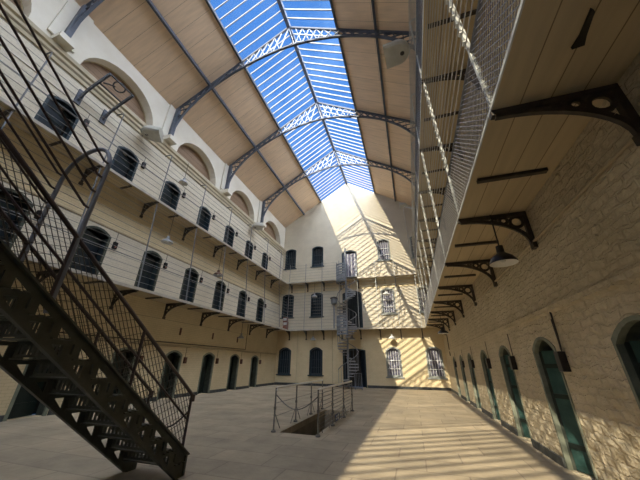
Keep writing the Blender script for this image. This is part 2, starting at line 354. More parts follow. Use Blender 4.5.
# roof: boarded slopes, glazed strip, ridge
def slope(x0, x1, y0, y1, t=.12, dz=0):
    return MB().add([(x0,y0,roofz(x0)+dz),(x1,y0,roofz(x1)+dz),(x1,y1,roofz(x1)+dz),(x0,y1,roofz(x0)+dz)] + [(x0,y0,roofz(x0)+t+dz),(x1,y0,roofz(x1)+t+dz),(x1,y1,roofz(x1)+t+dz),(x0,y1,roofz(x0)+t+dz)],
                    [(3,2,1,0),(4,5,6,7),(0,1,5,4),(1,2,6,5),(2,3,7,6),(3,0,4,7)])
struct('ceiling', slope(XL-.6, XC-SKY, YF-.3, YB+.4), M['roof'], 'tan boarded roof slope on the left', 'ceiling')
struct('ceiling_right', slope(XC+SKY, XR+.6, YF-.3, YB+.4), M['roof'], 'tan boarded roof slope on the right', 'ceiling')
TY = [2.75 + 4.82*k for k in range(-4, 4)]             # truss positions
bays = list(zip(TY, TY[1:] + [YB])); wn = 6
for k, (y0, y1) in enumerate(bays):
    for s in (-1, 1):
        xe = XC + s*SKY
        side = 'left' if s < 0 else 'right'
        vis = y1 > 2.0
        place = {4: 'between the two nearest roof trusses in view', 5: 'between the second and third roof trusses', 6: 'between the third truss and the last truss', 7: 'between the last truss and the back wall'}.get(k, '') if vis else ''
        if k == 3: place = 'directly before the nearest roof truss'
        w = struct('window_%d' % wn, slope(*sorted((xe, XC)), y0+.02, y1-.02, .012, .03), M['glass'], ('glazed %s slope of the skylight %s' % (side, place)) if place else None, 'skylight'); wn += 1
        nb = int(round((y1 - y0) / .4)); bars = MB()
        for j in range(1, nb):
            y = y0 + (y1 - y0) * j / nb
            one = MB().bar((xe, y, roofz(xe)), (XC, y, ZR), .042, .07)
            if vis: obj('glazing_bar', one, M['bar'], w)
            else: bars.add(one.v, one.f)
        if not vis: obj('glazing_bars', bars, M['bar'], w)
tag(obj('ridge_beam', MB().box((XC-.09, YF, ZR-.2), (XC+.09, YB, ZR+.08)), M['steel_blue']), 'blue grey ridge beam running down the middle of the skylight', 'beam')
for s, t in ((-1, 'left'), (1, 'right')):
    x = XC + s*SKY; tag(obj('skylight_beam', MB().box((x-.05, YF, roofz(x)-.12), (x+.05, YB, roofz(x)+.05)), M['steel_blue']), 'dark beam along the %s edge of the skylight' % t, 'beam', 'skylight edge beams')
    x = XC + s*4.45; tag(obj('roof_purlin', MB().box((x-.055, YF, roofz(x)-.15), (x+.055, YB, roofz(x)+.02)), M['steel_blue']), 'dark purlin halfway up the %s boarded roof slope' % t, 'beam', 'roof purlins')

# roof trusses
def low(x):
    u = min(1, abs(x - XC) / 6.2); return 11.9 + 4.42 * math.sqrt(max(0, 1 - u**1.75))
def truss(y, label):
    t = thing('roof_truss', label, 'truss', (XC, y, 11.9), 'arched roof trusses')
    up = lambda x: roofz(x) - .14
    x0, x1 = XC - 6.2, XC + 6.2
    c = MB(); c.bar((x0-.1, y, up(x0)), (XC, y, up(XC)), .10, .10); c.bar((x1+.1, y, up(x1)), (XC, y, up(XC)), .10, .10)
    obj('top_chord', c, M['steel_blue'], t)
    for s, x in ((-1, x0), (1, x1)):
        obj('upright', MB().box((x-.09, y-.09, 11.95), (x+.09, y+.09, up(x))), M['steel_blue'], t)
        obj('foot_plate', MB().box((x-.2, y-.16, 11.86), (x+.2, y+.16, 11.97)), M['steel_blue'], t)
    n = 40; arc = []
    for i in range(n+1):
        a = PI * i / n; x = XC - 6.2*math.cos(a); arc.append((x, low(x)))
    l = MB()
    for (a, b), (cc, d) in zip(arc, arc[1:]): l.bar((a, y, b), (cc, y, d), .09, .1, (0,1,0))
    obj('arched_chord', l, M['steel_blue'], t)
    # lattice between the chords: dark near the walls, coloured lighter as lit in the glazed strip
    # parametrise: t0 along the truss; bottom point on the arc, top point on upright or top chord
    def top(sv):                                       # sv 0..1 along upright then rafter to the ridge
        hu = up(x0) - 11.95; lr = math.hypot(6.2, up(XC) - up(x0)); d = sv * (hu + lr)
        if d < hu: return (x0, 11.95 + d)
        f = (d - hu) / lr; return (x0 + 6.2*f, up(x0) + (up(XC) - up(x0))*f)
    cum = [0]
    half = arc[:n//2+1]
    for p, q in zip(half, half[1:]): cum.append(cum[-1] + math.hypot(q[0]-p[0], q[1]-p[1]))
    def bot(sv):
        d = sv * cum[-1]
        for i in range(len(half)-1):
            if d <= cum[i+1] + 1e-9:
                f = (d - cum[i]) / (cum[i+1] - cum[i]); return (half[i][0] + (half[i+1][0]-half[i][0])*f, half[i][1] + (half[i+1][1]-half[i][1])*f)
        return half[-1]
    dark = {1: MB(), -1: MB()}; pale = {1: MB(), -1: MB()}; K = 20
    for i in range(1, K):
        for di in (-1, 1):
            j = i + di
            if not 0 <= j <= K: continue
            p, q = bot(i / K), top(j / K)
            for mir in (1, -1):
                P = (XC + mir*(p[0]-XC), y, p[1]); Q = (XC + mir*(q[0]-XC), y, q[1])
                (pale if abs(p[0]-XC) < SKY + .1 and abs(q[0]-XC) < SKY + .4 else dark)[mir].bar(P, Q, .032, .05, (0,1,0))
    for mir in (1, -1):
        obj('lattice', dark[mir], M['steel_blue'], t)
        tag(obj('lattice', pale[mir], M['pale_lit_steel'], t), 'lattice coloured as lit below the skylight')
    return t
tl = {4: 'arched lattice roof truss nearest the camera, at the top left edge', 5: 'arched lattice roof truss with the big grey floodlight at its right foot', 6: 'second arched lattice truss from the back wall', 7: 'arched lattice roof truss nearest the back wall'}
for k, y in enumerate(TY):
    if k >= 4: truss(y, tl[k])
tn = 7
for k, y in enumerate(TY):
    if k < 4: continue
    for x, sx in ((XL, 1), (XR, -1)):
        pl = MB(); pl.box((x, y-.42, 11.88), (x + sx*.1, y+.42, 13.9)); pl.box((x, y-.3, 11.86), (x + sx*.42, y+.3, 12.0)) if False else None
        pl.box((x, y-.24, 11.62), (x + sx*.52, y+.24, 11.86))
        o = struct('trim_%d' % tn, pl, M['plaster'], 'white pilaster and stone pad under the %s foot of the %s' % ('left' if sx > 0 else 'right', {4:'nearest roof truss',5:'second nearest roof truss',6:'third nearest roof truss',7:'farthest roof truss'}[k]), 'pilaster'); tn += 1

# ------------------------------------------------------------------ galleries
GY0 = -8.0
def bracket(mb, axis, wallc, dirn, along, ztop, reach):
    """pierced iron bracket: top bar, wall bar, curved brace, ring scroll. axis 0: reaches along x, 1: along y"""
    def P(u, z): return (wallc + dirn*u, along, z) if axis == 0 else (along, wallc + dirn*u, z)
    side = (0,1,0) if axis == 0 else (1,0,0)
    mb.bar(P(0, ztop-.035), P(reach, ztop-.035), .07, .07)
    mb.bar(P(.03, ztop), P(.03, ztop-.62), .07, .06)
    pts = [(reach*.93*math.sin(a), ztop-.62 + .53*(1-math.cos(a))) for a in [PI/2*i/10 for i in range(11)]]
    pts = [(reach*.93*(1-math.cos(a)) + .04, ztop-.62 + .55*math.sin(a)) for a in [PI/2*i/10 for i in range(11)]]
    for (a, b), (c, d) in zip(pts, pts[1:]): mb.bar(P(a, b), P(c, d), .06, .045, side)
    for cu, cz, r in ((.17, ztop-.18, .1), (.36, ztop-.13, .06), (.5, ztop-.1, .035)):
        if reach < .9: cu *= .62; r *= .75
        rg = [(cu + r*math.cos(2*PI*i/12), cz + r*math.sin(2*PI*i/12)) for i in range(13)]
        for (a, b), (c, d) in zip(rg, rg[1:]): mb.bar(P(a, b), P(c, d), .05, .025, side)
    mb.box(*(((wallc, along-.06, ztop-.7), (wallc+dirn*.06, along+.06, ztop-.6)) if axis == 0 else ((along-.06, wallc, ztop-.7), (along+.06, wallc+dirn*.06, ztop-.6))))
    return mb
BY = [2.55 + 2.5*k for k in range(-2, 8)]              # bracket rhythm along the sides
JY = [1.3 + 2.5*k for k in range(-1, 9)]
BX = [-9.65 + 1.5*k for k in range(8)]                 # bracket rhythm across the back
def side_gallery(side, deck, lbl):
    up_ = deck > 6
    w, e, d = (XL+.006, LE2 if up_ else LE, 1) if side == 'left' else (XR-.006, RE2 if up_ else RE, -1)
    t = thing('gallery_walkway', lbl, 'gallery', (w, 7, deck-.1), 'iron and timber gallery walkways')
    y1 = YB-.006
    obj('deck', MB().box((w, GY0, deck-.06), (e - d*(.06 if side == 'left' else .015), y1, deck)), M['soffit'], t)
    obj('edge_beam', MB().box((e - d*.06, GY0, deck-.09), (e + d*.02, BE, deck+.015)) if side == 'left' else MB().box((e - d*.015, GY0, deck-.06), (e, BE, deck-.02)), M['slab'] if side == 'left' else M['post_lit'], t)
    for y in BY:
        if y > -.5: obj('bracket', bracket(MB(), 0, w, d, y, deck-.06, abs(e-w)), M['bracket'], t)
    for y in JY:
        if -.5 < y < 21: obj('joist', MB().box((w + d*.12, y-.035, deck-.11), (e - d*.1, y+.035, deck-.06)), M['bracket'], t)
    return t
side_gallery('left', G1, 'first floor gallery walkway along the left wall on iron brackets')
side_gallery('left', G2, 'upper gallery walkway along the left wall on iron brackets')
side_gallery('right', G1, 'boarded gallery walkway directly overhead along the right wall')
side_gallery('right', G2, 'upper gallery walkway high along the right wall')
for deck, lbl in ((G1-.02, 'first floor gallery walkway across the back wall'), (G2-.02, 'upper gallery walkway across the back wall')):
    t = thing('gallery_walkway', lbl, 'gallery', (XC, YB, deck-.1), 'iron and timber gallery walkways')
    dk = MB(); l0, r0 = (LE, RE) if deck < 6 else (LE2, RE2)
    dk.box((l0, BE, deck-.06), (r0, YB-.006, deck-.005))
    obj('deck', dk, M['soffit'], t)
    obj('edge_beam', MB().box((l0+.02, BE-.02, deck-.09), (r0-.02, BE+.06, deck+.015)), M['slab'], t)
    for x in BX: obj('bracket', bracket(MB(), 1, YB-.006, -1, x, deck-.06, YB-BE), M['bracket'], t)

def side_railing(side, lv, lbl):
    d = 1 if side == 'left' else -1
    e = (LE if lv == 1 else LE2) if side == 'left' else (RE if lv == 1 else RE2)
    e2 = LE2 if side == 'left' else RE2
    z0 = G1 if lv == 1 else G2
    ztop = (G2 - .12) if lv == 1 else G2 + 2.6
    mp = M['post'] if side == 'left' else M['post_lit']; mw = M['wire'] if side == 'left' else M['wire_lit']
    x = e - d*.03
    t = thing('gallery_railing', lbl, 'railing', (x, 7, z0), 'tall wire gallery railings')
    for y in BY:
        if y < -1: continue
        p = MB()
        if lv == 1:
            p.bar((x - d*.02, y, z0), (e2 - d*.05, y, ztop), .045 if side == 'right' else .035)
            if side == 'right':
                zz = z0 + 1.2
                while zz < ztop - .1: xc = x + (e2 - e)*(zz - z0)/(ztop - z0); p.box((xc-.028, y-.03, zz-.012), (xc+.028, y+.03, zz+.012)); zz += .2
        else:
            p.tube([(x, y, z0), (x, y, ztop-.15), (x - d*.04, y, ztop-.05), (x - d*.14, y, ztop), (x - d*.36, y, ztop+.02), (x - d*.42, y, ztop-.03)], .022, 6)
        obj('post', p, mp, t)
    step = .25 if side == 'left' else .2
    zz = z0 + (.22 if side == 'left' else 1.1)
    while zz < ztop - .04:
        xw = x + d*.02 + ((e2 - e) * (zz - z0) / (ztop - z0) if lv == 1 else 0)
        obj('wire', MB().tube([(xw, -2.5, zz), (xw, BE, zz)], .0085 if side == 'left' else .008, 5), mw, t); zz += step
    if side == 'right':
        obj('top_rail', MB().tube([(x, -2.5, z0+.98), (x, BE, z0+.98)], .03, 8), M['post'], t)
        for a, b in zip(BY[1:], BY[2:] + [BE]):
            if b < 1: continue
            m = MB(); h = .93; st = .085; n = int((b-a)/st)
            k = -int(h/st)
            while a + k*st < b:
                for s in (1, -1):
                    ya, yb = (a + k*st, a + k*st + h) if s > 0 else (a + k*st + h, a + k*st)
                    za, zb = z0+.03, z0+.03+h
                    # clip to the panel
                    def at(y): return za + (zb-za) * (y-ya)/(yb-ya)
                    lo, hi = max(a, min(ya, yb)), min(b, max(ya, yb))
                    if hi - lo > .02: m.bar((x + d*.012*s, lo, at(lo)), (x + d*.012*s, hi, at(hi)),   .0065, .008)
                k += 1
            obj('mesh_panel', m, M['mesh'], t)
    else:
        obj('top_rail', MB().tube([(x, -2.5, z0+1.02), (x, BE, z0+1.02)], .014, 6), M['post'], t)
    return t
side_railing('left', 1, 'wire railing of the first floor gallery on the left')
side_railing('left', 2, 'hooked wire railing of the upper gallery on the left')
side_railing('right', 1, 'tall wire and mesh railing of the right gallery overhead')
side_railing('right', 2, 'wire railing of the upper gallery high on the right')
for lv, z0, ztop, lbl in ((1, G1-.02, G2-.14, 'wire railing of the first floor gallery across the back wall'), (2, G2-.02, G2+1.6, 'wire railing of the upper gallery across the back wall')):
    t = thing('gallery_railing', lbl, 'railing', (XC, BE, z0), 'tall wire gallery railings')
    for i, x in enumerate(BX):
        lit = x > -4  # posts on this side take the colour with sunlight in it
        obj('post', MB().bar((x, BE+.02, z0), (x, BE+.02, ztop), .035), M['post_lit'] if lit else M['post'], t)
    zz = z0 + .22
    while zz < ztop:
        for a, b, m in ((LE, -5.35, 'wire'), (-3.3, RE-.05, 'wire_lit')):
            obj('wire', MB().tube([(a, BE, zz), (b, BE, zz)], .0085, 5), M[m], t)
        zz += .25

# ------------------------------------------------------------------ cell doors
dn = 1
STO = ['ground floor', 'first gallery', 'upper gallery']
def cell_door(side, lv, y, idx):
    global dn
    z0, zs, za = LV[lv] if side == 'left' else (0, 1.8, 1.99)
    w, d = (XL, 1) if side == 'left' else (XR, -1)
    wd = 1.0 if side == 'left' else .93
    lab = 'dark arched cell doorway, %s from the back wall, on the %s %s wall' % (ORD[idx], STO[lv], side)
    fr = MB()
    o = arch_poly(y, wd, z0, zs, za); fw = .16 if side == 'left' else .09; i = arch_poly(y, wd-fw, z0, zs-.06, za-fw*.5)
    n = len(o)
    # frame lining the opening: jambs and head, standing a little proud of the wall
    ring = list(range(1, n)) + [0]
    x0, x1 = w - d*.06, w + d*.015; ln = MB()
    for a in range(1, n):
        b = (a + 1) % n
        vs = [(xx, *p) for xx in (x0, x1) for p in (o[a], o[b], i[b], i[a])]
        fr.add(vs, [(0,1,2,3),(7,6,5,4),(0,4,5,1),(1,5,6,2),(2,6,7,3),(3,7,4,0)])
        vs = [(xx, *p) for xx in (w - d*.40, x0) for p in (o[a], o[b], (i[b][0]*.6+o[b][0]*.4, i[b][1]*.6+o[b][1]*.4), (i[a][0]*.6+o[a][0]*.4, i[a][1]*.6+o[a][1]*.4))]
        ln.add(vs, [(0,1,2,3),(7,6,5,4),(0,4,5,1),(1,5,6,2),(2,6,7,3),(3,7,4,0)])
    t = thing('door_%d' % dn, lab, 'door', (w, y, z0), None, 'structure'); dn += 1
    mf = M['jamb'] if (side == 'right' or lv == 0) else (M['dframe'] if lv == 1 else M['teal_dark'])
    obj('frame', fr, mf, t)
    obj('lining', ln, M['dframe'] if lv == 0 else M['teal_dark'], t)  # dark lining added over the reveals, its colour standing for their shade
    # leaf, hinged and left ajar inwards
    hy = y - (wd/2-.09) if side == 'left' else y + (wd/2-.09)
    sg = 1 if side == 'left' else -1
    ang = math.radians([20, 14, 16][lv] if side == 'left' else 24)
    lf = MB(); ww = wd - .2
    hinge = Vector((w - d*.09, hy, 0))
    u = Vector((-d*math.sin(ang), sg*math.cos(ang), 0)); nn = Vector((-d*math.cos(ang), -sg*math.sin(ang), 0))
    def Q(a, b, z): p = hinge + u*a + nn*b; return (p.x, p.y, z)
    zt = zs - .03
    lf.add([Q(a,b,z) for z in (z0+.02, zt) for a, b in ((0,0),(ww,0),(ww,.06),(0,.06))], [(3,2,1,0),(4,5,6,7),(0,1,5,4),(1,2,6,5),(2,3,7,6),(3,0,4,7)])
    ml = M['door'] if side == 'right' else (M['door_g'] if lv == 0 else M['door_b'])
    leaf = obj('leaf', lf, ml, t)
    fit = MB()
    for zz in (z0+.35, z0+1.05, zt-.25): fit.add([Q(a,b,z) for z in (zz-.035, zz+.035) for a, b in ((.0,-.018),(ww*.9,-.018),(ww*.9,0),(0,0))], [(3,2,1,0),(4,5,6,7),(0,1,5,4),(1,2,6,5),(2,3,7,6),(3,0,4,7)])
    obj('strap_hinge', fit, M['door_g'], leaf)
    hp = hinge + u*(ww*.84) + nn*(-.05); rg = [(hp.x, hp.y + .045*math.cos(2*PI*k/10)*1, z0+1.0 + .06*math.sin(2*PI*k/10)) for k in range(11)]
    obj('ring_handle', MB().tube(rg, .009, 5, False), M['galv'] if side == 'right' else M['iron'], leaf)
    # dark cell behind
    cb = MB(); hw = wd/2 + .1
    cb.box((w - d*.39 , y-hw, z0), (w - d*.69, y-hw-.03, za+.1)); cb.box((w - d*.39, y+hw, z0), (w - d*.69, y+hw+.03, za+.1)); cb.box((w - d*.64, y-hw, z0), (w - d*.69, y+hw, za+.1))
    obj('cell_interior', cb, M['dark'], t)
    # indicator lamp box beside the door
    big = side == 'left' and lv == 0
    by = y + wd/2 + .2 if side == 'left' else y - wd/2 - .2
    bz = z0 + 1.6 if side == 'left' else 1.58
    hh = .14
    nm = 'indicator_box'
    b = thing(nm, '%s box beside %s cell doorway from back, %s, %s wall' % ('brown' if big else 'black', ORD[idx], STO[lv], side), 'box', (w, by, bz), 'signal boxes beside the cell doors')
    obj('case', MB().box((w, by-.075, bz-hh), (w + d*.1, by+.075, bz+hh)), M['boxr'] if big else M['boxd'], b, bevel=.01)
    obj('cable', MB().bar((w + d*.012, by, bz+hh), (w + d*.012, by, min(z0+2.2, za+.25)), .012), M['iron'], b)
    if not big and side == 'left': obj('red_lens', MB().box((w + d*.1, by-.03, bz-.1), (w + d*.115, by+.03, bz-.03)), M['red'], b)
for lv in range(3):
    for i, y in enumerate(DL):
        if lv == 0 and y < 5: continue
        if y < 3: continue
        cell_door('left', lv, y, i)
for i, y in enumerate(DR):
    if y > 2: cell_door('right', 0, y, i)

# ------------------------------------------------------------------ windows and doorways of the back wall
def back_window(x, lv, idx):
    global wn
    z0, zs, za = WV[lv]; lit = idx >= 2  # right-hand windows get the brighter, sunlit colours
    pl = ['leftmost', 'second from the left', 'second from the right', 'rightmost'][idx]
    t = thing('window_%d' % wn, '%s barred window, %s on the %s level of the back wall' % ('sunlit' if lit else 'dark blue framed', pl, ['ground', 'first gallery', 'upper gallery'][lv]), 'window', (x, YB, z0), None, 'structure'); wn += 1
    o = arch_poly(x, 1.08, z0, zs, za); i = arch_poly(x, .88, z0+.1, zs-.06, za-.1); n = len(o); fr = MB()
    for a in range(n):
        b = (a + 1) % n; vs = [(p[0], yy, p[1]) for yy in (YB-.012, YB+.16) for p in (o[a], o[b], i[b], i[a])]
        fr.add(vs, [(0,1,2,3),(7,6,5,4),(0,4,5,1),(1,5,6,2),(2,6,7,3),(3,7,4,0)])
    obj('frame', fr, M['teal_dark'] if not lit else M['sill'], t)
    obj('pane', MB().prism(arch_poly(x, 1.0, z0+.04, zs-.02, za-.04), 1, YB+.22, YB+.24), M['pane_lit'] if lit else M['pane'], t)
    mb = M['pale_lit_steel'] if lit else M['bar_dark']
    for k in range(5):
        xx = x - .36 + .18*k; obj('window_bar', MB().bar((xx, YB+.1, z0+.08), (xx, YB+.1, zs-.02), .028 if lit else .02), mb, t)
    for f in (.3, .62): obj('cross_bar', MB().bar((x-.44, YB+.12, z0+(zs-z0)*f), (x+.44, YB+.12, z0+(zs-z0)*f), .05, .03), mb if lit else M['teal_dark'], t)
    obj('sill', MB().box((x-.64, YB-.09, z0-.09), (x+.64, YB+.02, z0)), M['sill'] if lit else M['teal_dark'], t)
for lv in range(3):
    for i, x in enumerate(WX): back_window(x, lv, i)
def back_door(lv, x, w, z0, zs, za, lab):
    global dn
    t = thing('door_%d' % dn, lab, 'door', (x, YB, z0), None, 'structure'); dn += 1
    o = arch_poly(x, w, z0, zs, za); i = arch_poly(x, w-.2, z0, zs-.06, za-.1); n = len(o); fr = MB()
    for a in range(1, n):
        b = (a + 1) % n; vs = [(p[0], yy, p[1]) for yy in (YB-.02, YB+.14) for p in (o[a], o[b], i[b], i[a])]
        fr.add(vs, [(0,1,2,3),(7,6,5,4),(0,4,5,1),(1,5,6,2),(2,6,7,3),(3,7,4,0)])
    obj('frame', fr, M['teal_dark'], t)
    for s in (-1, 1):
        lf = MB(); ww = w/2 - .1; h = x + s*ww; a = math.radians(62 if lv == 0 else 8)
        dx, dy = -s*math.cos(a)*ww, math.sin(a)*ww
        lf.bar((h, YB+.1, z0 + (zs-.04-z0)/2), (h+dx, YB+.1+dy*.7, z0 + (zs-.04-z0)/2), .05, zs-.08-z0, (0,0,1))
        obj('leaf', lf, M['door_b'] if lv < 2 else M['pane_lit'], t)
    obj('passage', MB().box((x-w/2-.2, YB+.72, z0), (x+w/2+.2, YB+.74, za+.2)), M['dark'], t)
    if lv == 2:
        for k in range(4): obj('door_bar', MB().bar((x-.45+.3*k, YB+.06, z0+.05), (x-.45+.3*k, YB+.06, zs-.1), .04), M['pale_lit_steel'], t)
back_door(0, DX, 1.75, 0, 2.5, 2.62, 'dark double doorway behind the spiral stair at floor level')
back_door(1, DX, 1.6, G1, 6.9, 7.1, 'dark doorway behind the spiral stair on the first gallery')
back_door(2, DX-.1, 1.35, G2, 10.55, 10.8, 'barred doorway at the head of the spiral stair')

# ------------------------------------------------------------------ main iron staircase
SX0, SX1 = -4.29, -3.40; K = .742
def zt(y): return .24 + K*(4.21 - y)
YT = -1.15
st = thing('iron_staircase', 'dark iron staircase with pierced sides and mesh railings climbing at the left', 'staircase', (-3.9, 4.2, 0))
hol = []; s_run = .19 / K
for k in range(1, 21):
    y = 4.17 - s_run*(k-1) - .1
    a = zt(y)
    if a > .35:
        hol.append([(y-.06, a-.17), (y+.085, a-.17), (y+.08, a-.155), (y-.045, a-.05), (y-.06, a-.05)])
        hol.append([(y+.02, a-.33), (y+.02, a-.215), (y-.085, a-.215), (y-.085, a-.225), (y+.01, a-.33)])
prof = [(4.18, .262), (4.18, 0), (4.03, 0), (YT, zt(YT)-.39), (YT, zt(YT))]
for x in (SX0, SX1):
    s = MB().plate(prof, hol, 0, x-.008, x+.008)
    sg = obj('stringer', s, M['stair'], st)
    fl = MB(); q = 1 if x == SX1 else -1
    fl.bar((x + q*.03, 4.18, .262), (x + q*.03, YT, zt(YT)-.0), .07, .018); fl.bar((x + q*.03, 4.03, .0), (x + q*.03, YT, zt(YT)-.39), .07, .018)
    fl.bar((x + q*.012, 4.17, .01), (x + q*.012, 4.17, .25), .03, .04)
    obj('flange', fl, M['stair'], sg)
for k in range(1, 22):
    z = .19*k; yn = 4.17 - s_run*(k-1)
    d = s_run + .03
    hs = []
    for r in range(3):
        for c in range(13):
            cx = SX0 + .09 + c*.07; cy = yn - .055 - r*.075
            hs.append([(cx-.017, cy-.022), (cx+.017, cy-.022), (cx+.017, cy+.022), (cx-.017, cy+.022)])
    obj('tread', MB().plate([(SX0+.01, yn-d), (SX1-.01, yn-d), (SX1-.01, yn), (SX0+.01, yn)], hs, 2, z-.012, z), M['stair'], st)
    hs = []
    for c in range(13):
        cx = SX0 + .09 + c*.07; hs.append([(cx-.016, z-.15), (cx+.016, z-.15), (cx+.016, z-.05), (cx-.016, z-.05)])
    if k > 1: obj('riser', MB().plate([(SX0+.01, z-.18), (SX1-.01, z-.18), (SX1-.01, z-.012), (SX0+.01, z-.012)], hs, 1, yn-.008, yn), M['stair'], st)
def stair_rail(x, rise, name_far):
    zr = lambda y: zt(y) + rise
    yn = 4.1
    hr = MB().tube([(x, yn+.04, zr(yn)-.06), (x, yn, zr(yn)), (x, YT, zr(YT))], .025, 8)
    obj('handrail', hr, M['rail'], st, True)
    obj('mid_rail', MB().tube([(x, yn, zt(yn)+.38), (x, YT, zt(YT)+.38)], .015, 6), M['rail'], st)
    for y in (yn, 2.95, 1.78, .6, -.6): obj('rail_post', MB().tube([(x, y, zt(y)-.04), (x, y, zr(y))], .02, 7), M['rail'], st)
    obj('newel_cap', MB().tube([(x, yn+.03, zr(yn)-.1), (x, yn+.03, zr(yn)+.0)], .035, 8), M['rail'], st)
    ys = [yn, 2.95, 1.78, .6, -.6]
    for a, b in zip(ys, ys[1:]):
        m = MB(); sp = .085
        # square mesh set on the slope diagonal: two families of wires
        for fam in (1, -1):
            k = -40
            while k < 60:
                c = k*sp*1.15
                # line in (y, v) where v is height above the stringer, slope +-1
                pts = []
                y0, y1 = a, b
                for yy in (y0, y1): pts.append((yy, c + fam*(yy - a)))
                (ya, va), (yb, vb) = pts
                # clip v to 0..rise
                def clip(ya, va, yb, vb):
                    out = []
                    t0, t1 = 0., 1.; dv = vb - va
                    for lo, hi in ((0.02, rise-.02),):
                        ta, tb = (lo-va)/dv, (hi-va)/dv
                        t0, t1 = max(t0, min(ta, tb)), min(t1, max(ta, tb))
                    return t0, t1
                t0, t1 = clip(ya, va, yb, vb)
                if t1 - t0 > .01:
                    P = lambda t: (x + fam*.004, ya + (yb-ya)*t, zt(ya + (yb-ya)*t) + va + (vb-va)*t)
                    m.bar(P(t0), P(t1), .006, .006)
                k += 1
        obj('mesh_panel', m, M['smesh'], st)
stair_rail(SX1 - .02, .72, '')
stair_rail(SX0 + .02, .74, '')
# portal hoop over the stair and the extra guard rails above it
hy = 1.80; hx0, hx1 = SX0 + .02, SX1 - .02; cz = 3.72; r = (hx1 - hx0)/2; cx = (hx0 + hx1)/2
hoop = [(hx1, hy, zt(hy)-.1), (hx1, hy, cz)] + [(cx + r*math.cos(PI*i/14), hy, cz + .42*math.sin(PI*i/14)) for i in range(1, 14)] + [(hx0, hy, cz), (hx0, hy, zt(hy)-.1)]
obj('hoop', MB().tube(hoop, .026, 9), M['hoop'], st, True)
for z1 in (3.14, 3.36, 3.58, 3.80):
    for x in (hx1, hx0):
        yb = hy - .16
        obj('guard_rail', MB().tube([(x, hy, z1-.01), (x, hy-.07, z1), (x, yb, z1+.07), (x, YT, z1 + .07 + .80*(yb - YT))], .014, 7), M['rail'], st)
# chain across the foot
ch = MB(); a, b = Vector((SX1-.02, 4.1, .82)), Vector((SX0+.02, 4.1, .9))
pts = [a.lerp(b, i/14) - Vector((0, 0, .28*math.sin(PI*i/14))) for i in range(15)]
obj('chain', MB().tube(pts, .012, 6), M['iron'], st)
# bridge that carries the stair head
t = thing('gallery_walkway', 'bridge carrying the head of the iron staircase', 'gallery', (XC, YT-.6, G1))
obj('deck', MB().box((LE, YT-1.25, G1-.1), (RE, YT, G1)), M['soffit'], t)

# ------------------------------------------------------------------ stairwell in the floor
t = thing('stone_steps', 'stone steps going down into the floor opening', 'steps', (XC, 8, -2.4))
for k in range(11): obj('step', MB().box((PX0+.01, PY0+.02+.27*k, -2.4), (PX1-.01, PY0+.02+.27*(k+1), -.19*(k+1))), M['stone'], t)
def well_rail(x, ys, lab, wires):
    t = thing('stairwell_railing', lab, 'railing', (x, 9, 0), 'railings of the floor opening')
    obj('top_rail', MB().tube([(x, ys[0], .88), (x, ys[0]+.03, .925), (x, ys[0]+.08, .945), (x, ys[-1], .945)], .027, 9), M['galv'], t, True)
    for i, y in enumerate(ys):
        p = MB().tube([(x, y, 0), (x, y, .94)], .021, 8); p.lathe((x, y, 0), [(0,0),(.06,0),(.06,.03),(.03,.05)], 10)
        p.lathe((x, y, .5), [(.022,-.03),(.034,-.03),(.034,.03),(.022,.03)], 8)
        obj('post', p, M['tube'], t, True)
        for s in (-1, 1):
            if (i == 0 and s < 0) or (i == len(ys)-1 and s > 0): continue
            obj('brace', MB().tube([(x, y + s*.02, .38), (x, y + s*.36, .02)], .011, 6), M['tube'], t)
    if wires:
        for k in range(9): obj('wire', MB().tube([(x, ys[0], .13+.09*k), (x, ys[-1], .13+.09*k)],   .009, 5), M['tube'], t)
    else:
        for z in (.32, .6): obj('mid_rail', MB().tube([(x, ys[0], z), (x, ys[-1], z)], .007, 6), M['tube'], t)
well_rail(-3.42, [7.17, 8.58, 9.92, 11.2], 'pipe railing on the left of the floor opening', False)
well_rail(-2.27, [7.1, 8.4, 9.75, 11.1], 'pipe railing with close wires on the right of the floor opening', True)
pts = [Vector((-3.42, 7.17, .8)).lerp(Vector((-2.27, 7.1, .8)), i/14) - Vector((0, 0, .3*math.sin(PI*i/14))) for i in range(15)]
tag(obj('safety_chain', MB().tube(pts, .013, 6), M['tube']), 'sagging chain across the near end of the floor opening', 'chain')
sgn = thing('blue_sign', 'small blue sign with two pale discs low on the right stairwell railing', 'sign', (-2.30, 9.05, .05))
obj('board', MB().box((-2.315, 8.82, .03), (-2.295, 9.3, .2)), M['sign_b'], sgn)
for y, r in ((8.93, .055), (9.13, .075)):
    obj('disc', MB().add([(-2.29, y + r*1.2*math.cos(2*PI*k/16), .115 + r*math.sin(2*PI*k/16)) for k in range(16)] + [(-2.294, y + r*1.2*math.cos(2*PI*k/16), .115 + r*math.sin(2*PI*k/16)) for k in range(16)],
        [tuple(range(16))] + [(k, (k+1)%16, (k+1)%16+16, k+16) for k in range(16)]), M['paper'], sgn)

